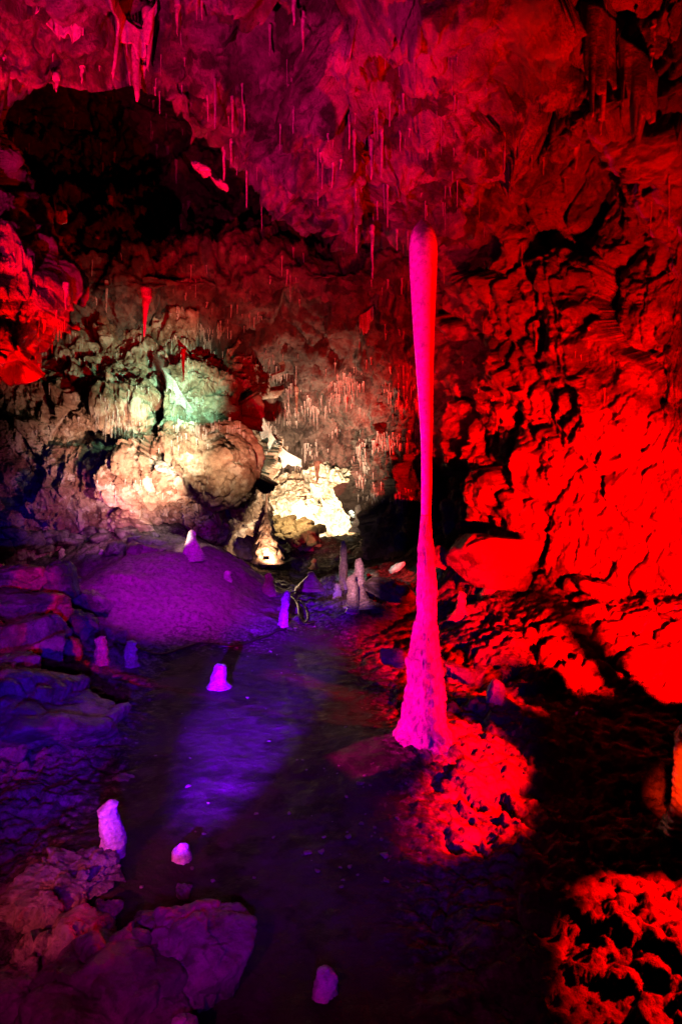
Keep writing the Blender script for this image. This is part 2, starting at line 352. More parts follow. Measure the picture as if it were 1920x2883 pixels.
# ------------------------------------------------------------------ builders
def ico(sub):
    bm = bmesh.new(); bmesh.ops.create_icosphere(bm, subdivisions=sub, radius=1)
    V = np.array([v.co[:] for v in bm.verts]); fc = np.array([[v.index for v in f.verts] for f in bm.faces]); bm.free()
    return V, fc
ICO = {k: ico(k) for k in (3, 4, 5, 6)}
def rock_mesh(size, seed, sub=5, planes=15, rot=(0, 0, 0), noise=1.0, name='boulder'):
    rg = np.random.RandomState(seed); d, fc = ICO[sub]
    n = rg.normal(size=(planes, 3)); n /= np.linalg.norm(n, axis=1, keepdims=True)
    n = np.concatenate([n, [[0, 0, -1], [0, 0, 1]]]); h = np.concatenate([rg.uniform(.62, .98, planes), [.8, .72]])
    c = np.maximum(d@n.T, 1e-4); r = h[None, :]/c
    r = (r**-18.0).sum(1)**(-1/18.0); r = np.minimum(r, 1.25)
    V = d*r[:, None]*np.array(size)*.5
    s = float(np.mean(size))
    q = V/s
    dn = disp(q+seed*3.1, [('f', .05*noise, 1.7, 4, seed % 97), ('v', 2.3, .045*noise, .16*noise, .018*noise, (1, 1, 1.25), seed % 89), ('v', 6.5, .012*noise, .14*noise, .010*noise, (1, 1, 1), seed % 79), ('f', .010*noise, 9, 4, seed % 83)])*s
    V = V+d*dn[:, None]
    R = np.array(Matrix.Rotation(rot[2], 3, 'Z')@Matrix.Rotation(rot[1], 3, 'Y')@Matrix.Rotation(rot[0], 3, 'X'))
    V = V@R.T
    return mesh_np(name, V, fc)
def boulder(px, py, D, size, seed, label, mat='rock', rot=(0, 0, 0), sub=5, planes=15, noise=1.0, name='boulder', cat='boulder', group=None, z=None):
    """centre of the block stands at photo pixel (px,py), D metres out"""
    c = P(px, py, D)
    me = rock_mesh(size, seed, sub, planes, rot, noise, name)
    o = link(name, me, M[mat], loc=c if z is None else (c[0], c[1], z))
    tag(o, label, cat, group); return o

NODZ = 1.6
def column_mesh(prof, seed=0, seg=40, nr=None, lump=.06, ripple=.0, ripf=60, name='stalagmite', cap=True, flute=0, nod=0):
    """prof: (z, cx, cy, r) from the bottom up, in local metres"""
    A = np.array(prof, float); nr = nr or max(24, len(A)*8); A = cr(A, nr)
    A[:, 3] = np.maximum(A[:, 3], 0.0006)
    th = np.linspace(0, 2*math.pi, seg, endpoint=False)
    Z = np.repeat(A[:, 0][:, None], seg, 1); r = A[:, 3][:, None]
    q = np.stack([np.cos(th)[None, :]*np.ones((nr, 1))*1.2, np.sin(th)[None, :]*np.ones((nr, 1))*1.2, Z/np.maximum(A[:, 3].max(), .02)*.8], -1).reshape(-1, 3)
    n = fbm(q+seed*7.7, 4, seed % 61).reshape(nr, seg)
    q2 = q*np.array([1.6, 1.6, 2.6])
    n2 = ridged(q2+seed, 3, (seed+5) % 61).reshape(nr, seg)
    rp = ripple*(np.sin(Z*ripf+n*4)*.6+n2*.5)
    fl = flute*np.abs(np.sin(th*5+n*1.5))[None, :].reshape(1, seg) if flute else 0
    nd = nod*(np.abs(vnoise(q*np.array([3.2, 3.2, 3.6*NODZ])+3, 88))+.5*np.abs(vnoise(q*np.array([6.5, 6.5, 7*NODZ])+9, 89))-.35).reshape(nr, seg) if nod else 0
    R = r*(1+lump*n+rp+fl+nd)
    X = A[:, 1][:, None]+R*np.cos(th); Y = A[:, 2][:, None]+R*np.sin(th)
    V = np.stack([X, Y, Z], -1).reshape(-1, 3)
    i = np.arange(nr*seg).reshape(nr, seg); j = np.roll(i, -1, 1)
    fc = np.stack([i[:-1], j[:-1], j[1:], i[1:]], -1).reshape(-1, 4)
    V = np.concatenate([V, [[A[-1, 1], A[-1, 2], A[-1, 0]+A[-1, 3]*.3], [A[0, 1], A[0, 2], A[0, 0]]]])
    t, b = nr*seg, nr*seg+1
    capf = np.array([[nr*seg-seg+k, nr*seg-seg+(k+1) % seg, t, t] for k in range(seg)]+[[(k+1) % seg, k, b, b] for k in range(seg)])
    me = bpy.data.meshes.new(name)
    me.from_pydata(V.tolist(), [], fc.tolist()+[c[:3].tolist() for c in capf])
    me.polygons.foreach_set('use_smooth', np.full(len(me.polygons), True)); me.update()
    return me

def stalag(px, ptop, pbot, hw, label, D=None, shape='finger', mat='calcite', lean=0, seed=None, group=None, hwb=None, name='stalagmite', sink=.05, lump=.17, ripple=.11, top=.35, cat='stalagmite', parent=None):
    """stalagmite whose foot is at pixel (px,pbot); hw = half width in photo pixels; D found on the floor when not given"""
    if D is None:
        h = None
        d = Vector(((px-CX)/F, 1, -(pbot-CY)/F)).normalized(); h = BVH.ray_cast(EYE, d)[0]; D = h.y
    c = P(px, pbot, D); m = D/F; H = (pbot-ptop)*m
    r = hw*m; rb = (hwb or hw*1.6)*m; s = seed if seed is not None else int(px+pbot)
    rg = random.Random(s)
    pr = []
    if shape == 'finger': ts = [(0, rb*1.12), (.04, rb*1.04), (.09, rb*.92), (.17, (r*1.2+rb)*.46), (.3, r*1.1), (.45, r*rg.uniform(.88, 1.08)), (.6, r*rg.uniform(.85, 1.05)), (.75, r*rg.uniform(.8, .98)), (.88, r*.8), (.96, r*.56), (1, r*.18)]
    elif shape == 'cone': ts = [(0, rb*1.1), (.1, rb*.9), (.3, rb*.66+r*.1), (.5, rb*.45+r*.15), (.7, r*.9), (.85, r*.8), (.95, r*.55), (1, r*.15)]
    else: ts = [(0, rb*1.05), (.3, rb*.98), (.6, rb*.88), (.8, rb*.70), (.93, rb*.45), (1, rb*.15)]
    pr.append((-sink, 0, 0, ts[0][1]*1.1))
    for t, q in ts:
        pr.append((t*H, lean*m*t+rg.uniform(-1, 1)*r*.22*(t > .3), rg.uniform(-1, 1)*r*.1, q))
    me = column_mesh(pr, s, lump=lump, ripple=ripple, ripf=42/max(H, .1)*2.2, name=name, seg=44, nr=90)
    o = link(name, me, M[mat], loc=c, parent=parent)
    if not parent: tag(o, label, cat, group)
    return o

def stalac_mesh(L, r0, r1, seed, flare=1.3, bend=0, seg=12, name='stalactite'):
    rg = random.Random(seed)
    pr = []
    for t in (0, .03, .08, .2, .45, .7, .9, 1):
        r = (r0+(r1-r0)*t**.8)*(1+(flare-1)*max(0, 1-t/.3)**2)
        if t == 1: r = r1*.35
        pr.append((-L*(1-0)*t, bend*L*(t**1.5)+rg.uniform(-1, 1)*r0*.25, rg.uniform(-1, 1)*r0*.25, r))
    pr = [(r0*2, 0, 0, r0*flare*1.1)]+pr
    pr = pr[::-1]
    return column_mesh(pr, seed, seg=seg, nr=26, lump=.16, ripple=.06, ripf=60/L, name=name)
def stalac(px, pt, pb, hw, label, tip=.35, flare=1.2, bend=0, mat='straw', group=None, cat='stalactite', seed=None, D=None):
    h, n = hit(px, pt)
    if D is None:
        if h is None: return None
        D = h.y-.02
    c = P(px, pt, D); m = D/F; s = seed if seed is not None else int(px*3+pt)
    o = link('stalactite', stalac_mesh((pb-pt)*m, hw*m, hw*m*tip, s, flare, bend, seg=20), M[mat], loc=c)
    return tag(o, label, cat, group)

# ------------------------------------------------------------------ the tall club-shaped formation
DC = 4.0; mC = DC/F
cb = P(1190, 2130, DC)
club = empty('tall_stalagmite', cb)
tag(club, 'tall magenta lit club shaped stalagmite, swollen rounded top on a narrow neck and stepped cone', 'stalagmite')
def cprof(rows):
    return [((2130-py)*mC, ((a+b)/2-1190)*mC, 0, (b-a)/2*mC*.96) for py, a, b in rows]
up = [(1449, 1184, 1212), (1430, 1184.5, 1213), (1356, 1185, 1215.5), (1270, 1184.5, 1216), (1195, 1181, 1219), (1110, 1175, 1219.5), (1034, 1169.5, 1220.5), (950, 1163, 1223),
      (872, 1158, 1226), (800, 1154, 1229), (740, 1150.5, 1232), (700, 1150, 1232), (670, 1153, 1228.5), (650, 1159, 1221), (635, 1168, 1210), (624, 1177, 1199), (617, 1184, 1191)]
lo = [(2175, 1085, 1310), (2140, 1098, 1296), (2110, 1103, 1286), (2080, 1106, 1279), (2050, 1116, 1268), (2014, 1128, 1258), (1980, 1134, 1257), (1941, 1138, 1256), (1900, 1140, 1252), (1851, 1143, 1244), (1846, 1147, 1241),
      (1797, 1155, 1235), (1770, 1161, 1233), (1750, 1165, 1231), (1742, 1171, 1230), (1700, 1172, 1230), (1653, 1171, 1229), (1615, 1173, 1226), (1580, 1174, 1222), (1540, 1175, 1219), (1508, 1178, 1215.5), (1475, 1182, 1213), (1452, 1184.5, 1212)]
o = link('upper_club', column_mesh(cprof(up), 5, seg=96, nr=260, lump=.012, ripple=.004, ripf=25, name='upper_club'), M['club'], club)
lo = [(py, (a+b)/2-(b-a)/2*k, (a+b)/2+(b-a)/2*k) for (py, a, b), k in ((r, float(np.interp(r[0], [1452, 1600, 1960, 2060, 2120], [1, .94, .90, .97, 1.04]))) for r in lo)]
o = link('stepped_cone', column_mesh(cprof(lo), 9, seg=160, nr=520, lump=.05, ripple=.03, ripf=75, nod=.17, name='stepped_cone'), M['column'], club)
o = link('joint_ring', column_mesh([((2130-1453)*mC, 8*mC, 0, 12.8*mC), ((2130-1451)*mC, 8*mC, 0, 13.4*mC), ((2130-1448)*mC, 8*mC, 0, 13.0*mC)], 3, seg=40, lump=.04, name='joint_ring'), M['brown'], club)
# flowstone skirt
sk = [(-.10, 0, 0, .62), (.04, .0, -.06, .46), (.075, 0, -.04, .36), (.11, 0, -.02, .28), (.145, 0, 0, .22), (.16, 0, 0, .18), (.25, 0, 0, .145)]
o = link('flowstone_skirt', column_mesh(sk, 21, seg=200, nr=140, lump=.22, ripple=.07, ripf=110, name='flowstone_skirt'), M['column'], club)
o.location.z = -.02

# ------------------------------------------------------------------ stalagmites
stalag(320, 2253, 2455, 31, 'stubby pink stalagmite with a pale knob top on the near left rocks', hwb=40, lean=-12, lump=.1, ripple=.07, D=2.72)
stalag(285, 1790, 1858, 16, 'short violet stalagmite on the corner of the big left rock', hwb=18)
stalag(371, 1802, 1868, 16, 'small rose tipped stalagmite beside the corner of the big left rock', hwb=18)
stalag(615, 1868, 1935, 20, 'low glistening white tipped stalagmite alone on the muddy path', hwb=30)
stalag(797, 1662, 1760, 12, 'slim pink stalagmite leaning right beside the cable loop', hwb=14, lean=10)
stalag(967, 1520, 1652, 10, 'tallest thin rough pinkish stalagmite left of the pale cluster', hwb=13, lump=.14, ripple=.09)
stalag(1335, 1508, 1556, 8, 'red nipple of calcite on the crest of the smooth red boulder', hwb=22, D=7.2, shape='cone')
g = stalag(1012, 1571, 1700, 15, 'pale green white stalagmite with a split top behind the magenta one', hwb=34)
stalag(1038, 1614, 1675, 9, 'short rounded pale stalagmite at the right foot of the split topped one', hwb=12)
stalag(993, 1617, 1722, 15, 'smooth two tone stalagmite, magenta above and blue below', hwb=17)
stalag(950, 1642, 1682, 10, 'squat cream stalagmite on the lit mud left of the magenta and blue one', hwb=13)
stalag(876, 1608, 1652, 13, 'broad conical brown stalagmite on the floor beyond the cable', hwb=38, shape='cone', mat='brown')
stalag(1010, 1420, 1492, 12, 'white glowing stalagmite on the far platform right of the lit chamber', hwb=22)
stalag(1000, 1445, 1492, 5, 'thin pale stalagmite touching the left side of the far white one', hwb=7)
stalag(541, 1491, 1568, 13, 'cream conical stalagmite at the foot of the back wall', hwb=34, shape='cone')
stalag(640, 1606, 1630, 9, 'tiny pale stalagmite on the slope below the back wall cone', hwb=12)
stalag(884, 1572, 1598, 7, 'small dark stalagmite in the middle distance', hwb=12, mat='brown')
stalag(757, 1612, 1668, 12, 'dark pointed stalagmite at the end of the purple mound', hwb=24, shape='cone', mat='brown')
stalag(844, 1510, 1545, 6, 'small rust stalagmite on the rubble right of the big cone', hwb=9, mat='brown')
stalag(820, 1482, 1510, 4, 'tiny brown stalagmite in front of the ochre rubble', hwb=6, mat='brown')
stalag(176, 1543, 1570, 9, 'tiny rose stalagmite in the dark left rear', hwb=9, shape='dome')
stalag(287, 1545, 1560, 7, 'tiny bright knob on the dark rocks behind the mound', hwb=7, shape='dome')
stalag(148, 1692, 1752, 13, 'pale pink stalagmite standing against the left rock ledge', hwb=10, shape='finger')
stalag(512, 2375, 2418, 24, 'low pink nub stalagmite on the mud right of the stubby one', hwb=24, shape='dome')
stalag(916, 2725, 2795, 30, 'dark red dimpled stalagmite seen from above at the bottom centre', hwb=34, shape='dome')
stalag(515, 2865, 2990, 42, 'pink rounded stalagmite top cut off by the bottom edge', hwb=46, shape='dome')
stalag(1378, 1602, 1672, 8, 'small orange lit stalagmite in front of the red boulder', hwb=24, shape='cone')
stalag(1297, 1664, 1736, 13, 'red finger stalagmite on the slope below the red boulder', hwb=28)
stalag(1396, 1912, 1972, 20, 'red domed stalagmite in the shadow right of the tall formation', hwb=24, shape='dome')
stalag(1930, 2035, 2330, 30, 'glowing orange red stalagmite cut by the right edge', hwb=46, D=2.95)
# big cone with thin column, and the lamp burning at its foot
kp = P(752, 1560, 12.6); km = 12.6/F
cone = empty('stalagmite_column', (kp[0], kp[1], kp[2]))
tag(cone, 'brown shaggy stalagmite cone joined to the ceiling by a thin leaning column', 'stalagmite')
link('cone', column_mesh([(-.2, 0, 0, 46*km), (0, 0, 0, 38*km), (30*km, -2*km, 0, 30*km), (60*km, -4*km, 0, 20*km), (90*km, -3*km, 0, 13*km), (112*km, -2*km, 0, 6*km), (118*km, -1*km, 0, 2*km)], 12, seg=64, nr=160, lump=.18, ripple=.13, ripf=26, name='cone'), M['brown'], cone)
link('thin_column', column_mesh([(108*km, -2*km, 0, 3.4*km), (160*km, -1*km, 0, 2.8*km), (220*km, 1*km, 0, 3.2*km), (270*km, 3*km, 0, 4.0*km), (300*km, 10*km, 0, 7*km)], 12, seg=20, nr=60, lump=.12, ripple=.05, ripf=20, name='thin_column'), M['brown'], cone)

# ------------------------------------------------------------------ boulders and loose rock
R_ = math.radians
B = boulder
B(120, 2010, 4.15, (1.55, 1.25, .62), 101, 'big flat topped rock with a jagged right edge at mid left', rot=(0, R_(6), R_(-12)), sub=6, planes=12)
B(-60, 1980, 4.4, (1.2, 1.3, .9), 102, 'rock mass cut by the left edge behind the big flat rock', sub=6)
B(40, 1630, 6.3, (.75, .7, .45), 103, 'bright magenta topped block at the far left edge', rot=(0, R_(4), 0))
B(60, 1700, 5.9, (.8, .7, .40), 104, 'wide purple slab under the bright magenta block', rot=(0, R_(8), .2))
B(75, 1790, 5.5, (.8, .6, .42), 105, 'leaning purple block above the big flat rock', rot=(0, R_(-10), .3))
B(165, 1640, 6.4, (.30, .5, .55), 106, 'dark narrow upright block between the left ledges', rot=(R_(8), R_(-28), 0), planes=10)
B(172, 1712, 6.1, (.24, .3, .36), 107, 'light blue rounded block behind the pale pink stalagmite', rot=(0, R_(-20), 0))
B(262, 1692, 6.8, (.62, .35, .22), 108, 'long blue lit slab sloping down to the mound', rot=(0, R_(22), .1), planes=10)
B(235, 1752, 6.3, (.38, .4, .34), 109, 'deep blue rounded block under the long slab', rot=(.3, 0, .6))
B(205, 1830, 5.9, (.30, .35, .34), 110, 'blue block behind the violet stalagmite', rot=(.1, .3, .9))
B(120, 1850, 5.2, (.52, .3, .36), 111, 'tilted violet plate resting on the big flat rock', rot=(R_(-10), R_(-24), .2), planes=9)
# near left pile
B(215, 2470, 2.55, (.55, .5, .22), 120, 'rough dark ledge carrying the stubby pink stalagmite', rot=(0, 0, .3), sub=6, noise=1.6)
B(120, 2580, 2.32, (.17, .16, .24), 121, 'pointed grey purple block left of the ledge', rot=(.2, R_(14), .2), planes=9)
B(290, 2570, 2.35, (.13, .12, .09), 122, 'small rosy stone under the ledge', rot=(.2, .1, .5))
B(240, 2650, 2.2, (.34, .3, .22), 123, 'broken purple slab below the small rosy stone', rot=(.2, .1, 1.1))
B(265, 2850, 1.95, (.66, .60, .42), 124, 'large rounded magenta boulder in the bottom left corner', sub=6, noise=.9)
B(545, 2690, 2.12, (.42, .34, .36), 125, 'faceted dim violet boulder right of the large rounded one', rot=(.1, .15, .4), sub=6, planes=10, noise=.9)
B(85, 2790, 2.05, (.30, .3, .35), 126, 'dark crumbly rock at the bottom left edge', noise=1.8)
B(450, 2650, 2.2, (.26, .24, .2), 127, 'low wedge of rock between the two largest near boulders', rot=(.1, .3, .9), noise=.9)
B(480, 2860, 1.9, (.16, .2, .2), 128, 'dark block beside the cut off pink stalagmite', rot=(.3, .2, 0), noise=.9)
B(516, 2508, 2.53, (.085, .07, .06), 129, 'small pale wedge stone alone on the mud', rot=(.2, .3, 0), sub=4, planes=8, name='stone', cat='stone')
B(355, 2192, 3.62, (.17, .10, .06), 130, 'flat purple stone alone on the path beyond the stubby stalagmite', rot=(0, .1, 0), sub=4, planes=9, name='stone', cat='stone')
# right side
B(1382, 1580, 7.3, (1.18, .8, .86), 147, 'large smooth red boulder behind the small orange lit stalagmite', rot=(0, R_(5), 0), sub=6, planes=12, noise=.5, mat='wall')
B(1238, 1570, 7.6, (.25, .16, .38), 141, 'small leaning red triangle of rock right of the tall formation', rot=(0, R_(38), 0), planes=7, mat='wall')
B(1128, 1852, 4.9, (.30, .24, .17), 142, 'crimson wedge of rock peeking out left of the tall formation', rot=(0, R_(10), .3), planes=8, mat='wall')
B(1286, 1892, 4.75, (.26, .24, .13), 143, 'red slab peeking out right of the tall formation', rot=(0, R_(14), .2), planes=8, mat='wall')
B(1112, 1598, 8.6, (.30, .12, .12), 144, 'white slab tilted up on the dark blue rocks', rot=(.3, R_(-32), 0), sub=4, planes=8, mat='calcite')
B(1090, 1660, 8.2, (.75, .6, .42), 145, 'dark blue hump of rock left of the tall formation', sub=6, noise=.7)
B(1132, 1660, 7.4, (.22, .2, .16), 146, 'pink lit stone on the dark blue hump', rot=(0, .2, 0), sub=4)
B(1820, 1760, 5.9, (.8, .6, .28), 150, 'flat red slab at the foot of the right wall', rot=(0, R_(-3), .2), mat='wall', planes=9)
B(1850, 1845, 5.3, (.8, .5, .24), 151, 'lower red slab by the right edge', rot=(0, R_(-6), .1), mat='wall', planes=9)
B(1700, 1665, 6.6, (.5, .4, .26), 152, 'cracked red block against the right wall', rot=(0, R_(10), .4), mat='wall', planes=9)
B(1625, 1640, 7.0, (.35, .3, .22), 153, 'small red block between the boulder and the right wall', rot=(0, R_(-10), .9), mat='wall', planes=9)
# rear left debris under the back wall
rg = random.Random(3)
for k in range(34):
    px = rg.uniform(-20, 470); py = 1520+rg.uniform(-22, 34)+max(0, (200-px))*.02
    h, n = hit(px, py)
    if h is None: continue
    s = rg.uniform(.22, .55)
    B(px, py, h.y-.05, (s, s*.8, s*rg.uniform(.45, .8)), 200+k, 'angular dark block in the debris along the foot of the back wall', rot=(rg.uniform(-.3, .3), rg.uniform(-.4, .4), rg.uniform(0, 3)), sub=4, planes=9, group='debris blocks under the back wall')
for k in range(30):
    px = rg.uniform(760, 905); t = (px-760)/145; py = 1462+t*34+rg.uniform(-14, 50-t*22)
    s = rg.uniform(.28, .62)
    B(px, py, 15.2-(py-1420)*.012, (s, s*.8, s*rg.uniform(.4, .7)), 300+k, 'ochre block in the rubble heap before the bright chamber', mat='ochre', rot=(rg.uniform(-.3, .3), rg.uniform(-.5, .3), rg.uniform(0, 3)), sub=4, planes=9, group='ochre rubble heap')
for k in range(26):
    px = rg.uniform(745, 900); py = 1505+rg.uniform(0, 55)-(px-745)*.05
    h, n = hit(px, py)
    if h is None: continue
    s = rg.uniform(.1, .26)
    B(px, py, min(h.y, 14.5)-.03, (s, s, s*.7), 360+k, 'small rust coloured stone banked beside the shaggy cone', mat='brown', rot=(0, .2, rg.uniform(0, 3)), sub=3, planes=9, group='rust stones by the shaggy cone', name='stone', cat='stone')
for k in range(150):
    px, py = rg.choice([(rg.uniform(150, 1100), rg.uniform(1950, 2500)), (rg.uniform(560, 900), rg.uniform(1740, 1900)), (rg.uniform(850, 1500), rg.uniform(2100, 2500))])
    h, n = hit(px, py)
    if h is None: continue
    s = rg.uniform(.008, .03)*rg.choice((1, 1, 1.6))
    o = link('pebble', rock_mesh((s, s*.8, s*.6), 400+k, 3, 9, (0, 0, rg.uniform(0, 3)), 1, 'pebble'), M['rock'], loc=h)
    tag(o, 'small pebble scattered on the muddy floor', 'pebble', 'pebbles scattered on the floor')

# ------------------------------------------------------------------ hanging things placed by eye
S = stalac
S(385, 105, 285, 14, 'thickest magenta stalactite of the top left trio, middle one', tip=.45)
S(419, 55, 202, 13, 'tapering magenta stalactite right of the thickest one at the top left', tip=.15)
S(332, 75, 208, 7, 'thin leaning magenta stalactite left of the thickest one at the top left', tip=.5, bend=-.09)
S(438, 55, 105, 7, 'short stubby stalactite high at the top, right of the trio', tip=.25)
S(511, 45, 128, 3, 'thin bent straw stalactite near the top edge', tip=.6)
S(500, 15, 100, 7, 'pointed red stalactite at the top edge', tip=.15)
S(555, -20, 55, 4, 'thin red stalactite at the top edge, left of its twin', tip=.4)
S(569, -20, 57, 5, 'drooping red stalactite at the top edge, right of its twin', tip=.3)
S(760, 78, 158, 4, 'single rose straw on the red rock bulge', tip=.6)
S(828, -10, 70, 8, 'short red root stalactite by the top centre', tip=.3)
S(852, 50, 145, 7, 'long red root stalactite running down the rock edge at the top centre', tip=.2)
S(606, 228, 362, 3.4, 'long fine pink straw at the centre of the overhang', tip=.7)
S(655, 280, 375, 4, 'pink straw with a swollen root right of the long fine one', tip=.6)
S(688, 300, 375, 3, 'fine pink straw above the diagonal edge', tip=.7)
S(632, 425, 508, 5, 'bright pink stalactite dropping from the diagonal edge', tip=.5)
S(651, 400, 462, 4, 'short pink stalactite beside the bright diagonal edge one', tip=.5)
S(160, 225, 258, 8, 'pale pink drop stalactite on the left lip', tip=.2)
S(1045, 405, 505, 5.5, 'bright pink stalactite in the centre of the overhang, left of two', tip=.6)
S(1074, 370, 500, 4.5, 'long red pink stalactite in the centre of the overhang, right of two', tip=.6)
S(998, 380, 485, 4, 'slim pink stalactite at the start of the centre row', tip=.6)
S(983, 320, 420, 3, 'fine straw above the centre row', tip=.6)
S(1048, 648, 785, 6, 'long isolated rose stalactite left of the swollen top of the tall formation', tip=.3, D=5.7)
S(1003, 640, 712, 3, 'fine straw left of the isolated rose stalactite', tip=.6, D=5.6)
S(1091, 525, 640, 3, 'fine red straw above the swollen top', tip=.6)
S(1690, 40, 110, 12, 'red stalactite with a bulbous root at the top right', tip=.15)
S(1840, 75, 115, 8, 'pointed red stalactite near the top right corner', tip=.2)
S(1832, 150, 190, 6, 'small red stalactite below the top right one', tip=.4)
S(1620, 415, 483, 9, 'lone red stalactite on the edge of the dark hollow', tip=.2)
S(1690, 335, 380, 6, 'short red stalactite at the tip of the thin rock bridge', tip=.4)
S(1882, 500, 640, 3, 'fine dark red straw by the right edge', tip=.6)
S(1418, 380, 485, 4, 'red rib stalactite running down the right ceiling', tip=.6)
S(413, 835, 948, 11, 'bright magenta stalactite above the green lit rock', tip=.12, D=7.9, bend=-.06)
S(517, 995, 1075, 6, 'dark crimson stalactite in front of the green flowstone', tip=.2, D=7.9)
S(187, 810, 872, 7, 'magenta spike hanging from the red left wall', tip=.2)
S(312, 565, 682, 6, 'wavy red stalactite hanging in the dark hollow', tip=.6, bend=-.02)
S(301, 800, 880, 5, 'red spike stalactite left of the bright magenta one', tip=.2)
S(497, 458, 518, 4, 'pink straw floating bright in the dark hollow', tip=.5)
S(473, 420, 472, 4, 'red spindle stalactite in the dark hollow', tip=.4)
S(532, 575, 630, 4, 'violet pink straw below the fallen wedge', tip=.5)
S(695, 485, 585, 2.6, 'fine straw in the dark right of the rock wedges', tip=.6)
S(737, 1190, 1255, 5, 'brown stalactite hanging in the dark gap of the back cave', tip=.5, mat='brown', D=12.8)
S(648, 1245, 1300, 7, 'white stalactite on the right end of the lit ledge', tip=.3, D=9.6)
S(835, 1100, 1165, 6, 'brown pointed stalactite on the far ceiling', tip=.3, mat='brown')
S(893, 1310, 1362, 7, 'dark stalactite before the bright chamber wall', tip=.3, mat='brown', D=14.6)
S(1510, 920, 990, 8, 'red drop stalactite on the right wall', tip=.2)
S(1383, 1505, 1545, 6, 'pinkish stalactite above the red boulder', tip=.3, D=7.9)
S(1335, 1310, 1500, 8, 'long red rib at the left end of the right wall', tip=.8, D=9.0)

# draperies: wavy sheets of flowstone
def drape(pts, drop, th, label, mat='calcite', seed=0, D=None, off=.08, fold=.03):
    cen = []
    for k, (px, py) in enumerate(pts):
        if D is None:
            h, n = hit(px, py); d = h.y-off
        else: d = D[k] if isinstance(D, (list, tuple)) else D
        cen.append(P(px, py, d))
    C = cr(np.array(cen), 70); c0 = C[0].copy(); n = len(C); t = np.linspace(0, 1, n)
    tang = np.gradient(C, axis=0); tang /= np.linalg.norm(tang, axis=1, keepdims=True)
    side = np.cross(tang, [0, 0, 1.0]); side /= np.linalg.norm(side, axis=1, keepdims=True)+1e-6
    rowsV = []
    m = 24
    rgn = np.random.RandomState(seed); ph = rgn.uniform(0, 6, 4)
    dl = drop*(.35+.65*np.sin(np.pi*np.clip(t*1.02, 0, 1))**.6)*(1+.25*np.sin(t*23+ph[0])+.15*np.sin(t*47+ph[1]))
    for sgn in (1, -1):
        for j in range(m+1):
            v = j/m if sgn > 0 else 1-j/m
            w = th*(1-.75*v)*sgn*.5
            fo = fold*v*(np.sin(t*19+ph[2])+.5*np.sin(t*37+ph[3]))
            q = C+side*(w+fo)[:, None]; q[:, 2] -= dl*v
            q[:, 2] += .05*(1-v)
            rowsV.append(q)
    V = np.array(rowsV)-c0; r = len(rowsV)
    i = np.arange(r*n).reshape(r, n); j_ = np.roll(i, -1, 0)
    fc = np.stack([i[:, :-1], i[:, 1:], j_[:, 1:], j_[:, :-1]], -1).reshape(-1, 4)
    o = link('drapery', mesh_np('drapery', V.reshape(-1, 3), fc), M[mat], loc=tuple(c0))
    return tag(o, label, 'drapery')
drape([(300, -30), (335, 50), (372, 95), (405, 105), (425, 60), (440, 20)], .14, .07, 'pink flowstone drapery that carries the top left trio', seed=1)
drape([(110, 20), (150, 70), (200, 88), (235, 92)], .06, .05, 'crimson drapery edge at the top left corner', seed=2, off=.015)
drape([(720, 1150), (745, 1200), (765, 1235), (800, 1275), (845, 1300)], .26, .12, 'pale green drapery curtain at the mouth of the far gap', seed=3, fold=.05, D=[11.4, 11.6, 11.8, 12.0, 12.2])
drape([(440, 1000), (470, 1050), (500, 1105), (540, 1165)], .22, .16, 'green tinted drapery ridge across the back wall', seed=4, fold=.07, off=.02)
drape([(130, 535), (150, 560), (158, 600), (165, 610)], .22, .02, 'thin red split drapery on the left rock slab', seed=6)
drape([(170, 560), (205, 600), (240, 640), (280, 672)], .05, .03, 'long thin rose vein of flowstone running down the left slab', seed=7)
drape([(1050, 868), (1030, 885), (1010, 895)], .30, .03, 'small pink three pronged drapery on the far ceiling', seed=8)
drape([(1640, 20), (1680, 60), (1720, 90)], .5, .1, 'dim red drapery curtain at the top right', seed=9, mat='wall')
drape([(1740, 120), (1790, 180), (1830, 250)], .4, .12, 'dark red flowstone curtain under the top right corner', seed=10, mat='wall')
B(505, 1318, 9.55, (.85, .6, .20), 510, 'brilliant white flowstone shelf on the lit ledge', mat='calcite', rot=(R_(8), R_(7), .1), sub=6, planes=11, noise=1.8, name='flowstone_shelf', cat='rock')
B(605, 1322, 9.4, (.30, .22, .34), 511, 'upright white prong of rock at the right end of the lit shelf', mat='calcite', rot=(0, R_(22), 0), planes=8, noise=1.4, name='rock_prong', cat='rock')
B(580, 1345, 9.45, (.62, .3, .16), 512, 'cream broken lip of rock under the white prong', mat='calcite', rot=(0, R_(-10), 0), planes=9, noise=1.5, name='rock_lip', cat='rock')
B(612, 1168, 10.3, (.72, .6, .80), 513, 'rounded brown boss of rock bulging above the dark gap', mat='cream', sub=6, noise=1.2, name='rock_boss', cat='rock')
# loose wedges hanging from the dark hollow
B(563, 470, 6.3, (.24, .12, .10), 500, 'bright red and pink tongue of rock hanging under the overhang edge', mat='calcite', rot=(0, R_(35), 0), sub=4, planes=8, noise=1.8, name='hanging_rock', cat='rock')
B(620, 517, 6.4, (.20, .14, .09), 501, 'pink rounded lump of rock below the bright tongue', mat='calcite', rot=(0, R_(28), 0), sub=4, planes=7, noise=1.8, name='hanging_rock', cat='rock')
B(765, 1292, 12.7, (.18, .1, .34), 502, 'pink blade of rock hanging over the thin column', mat='brown', rot=(0, R_(25), 0), sub=4, planes=7, name='hanging_rock', cat='rock')
B(178, 612, 6.2, (.14, .1, .2), 503, 'rose bulb of flowstone at the end of the split drapery', mat='calcite', rot=(0, R_(-20), 0), sub=4, planes=9, name='hanging_rock', cat='rock')

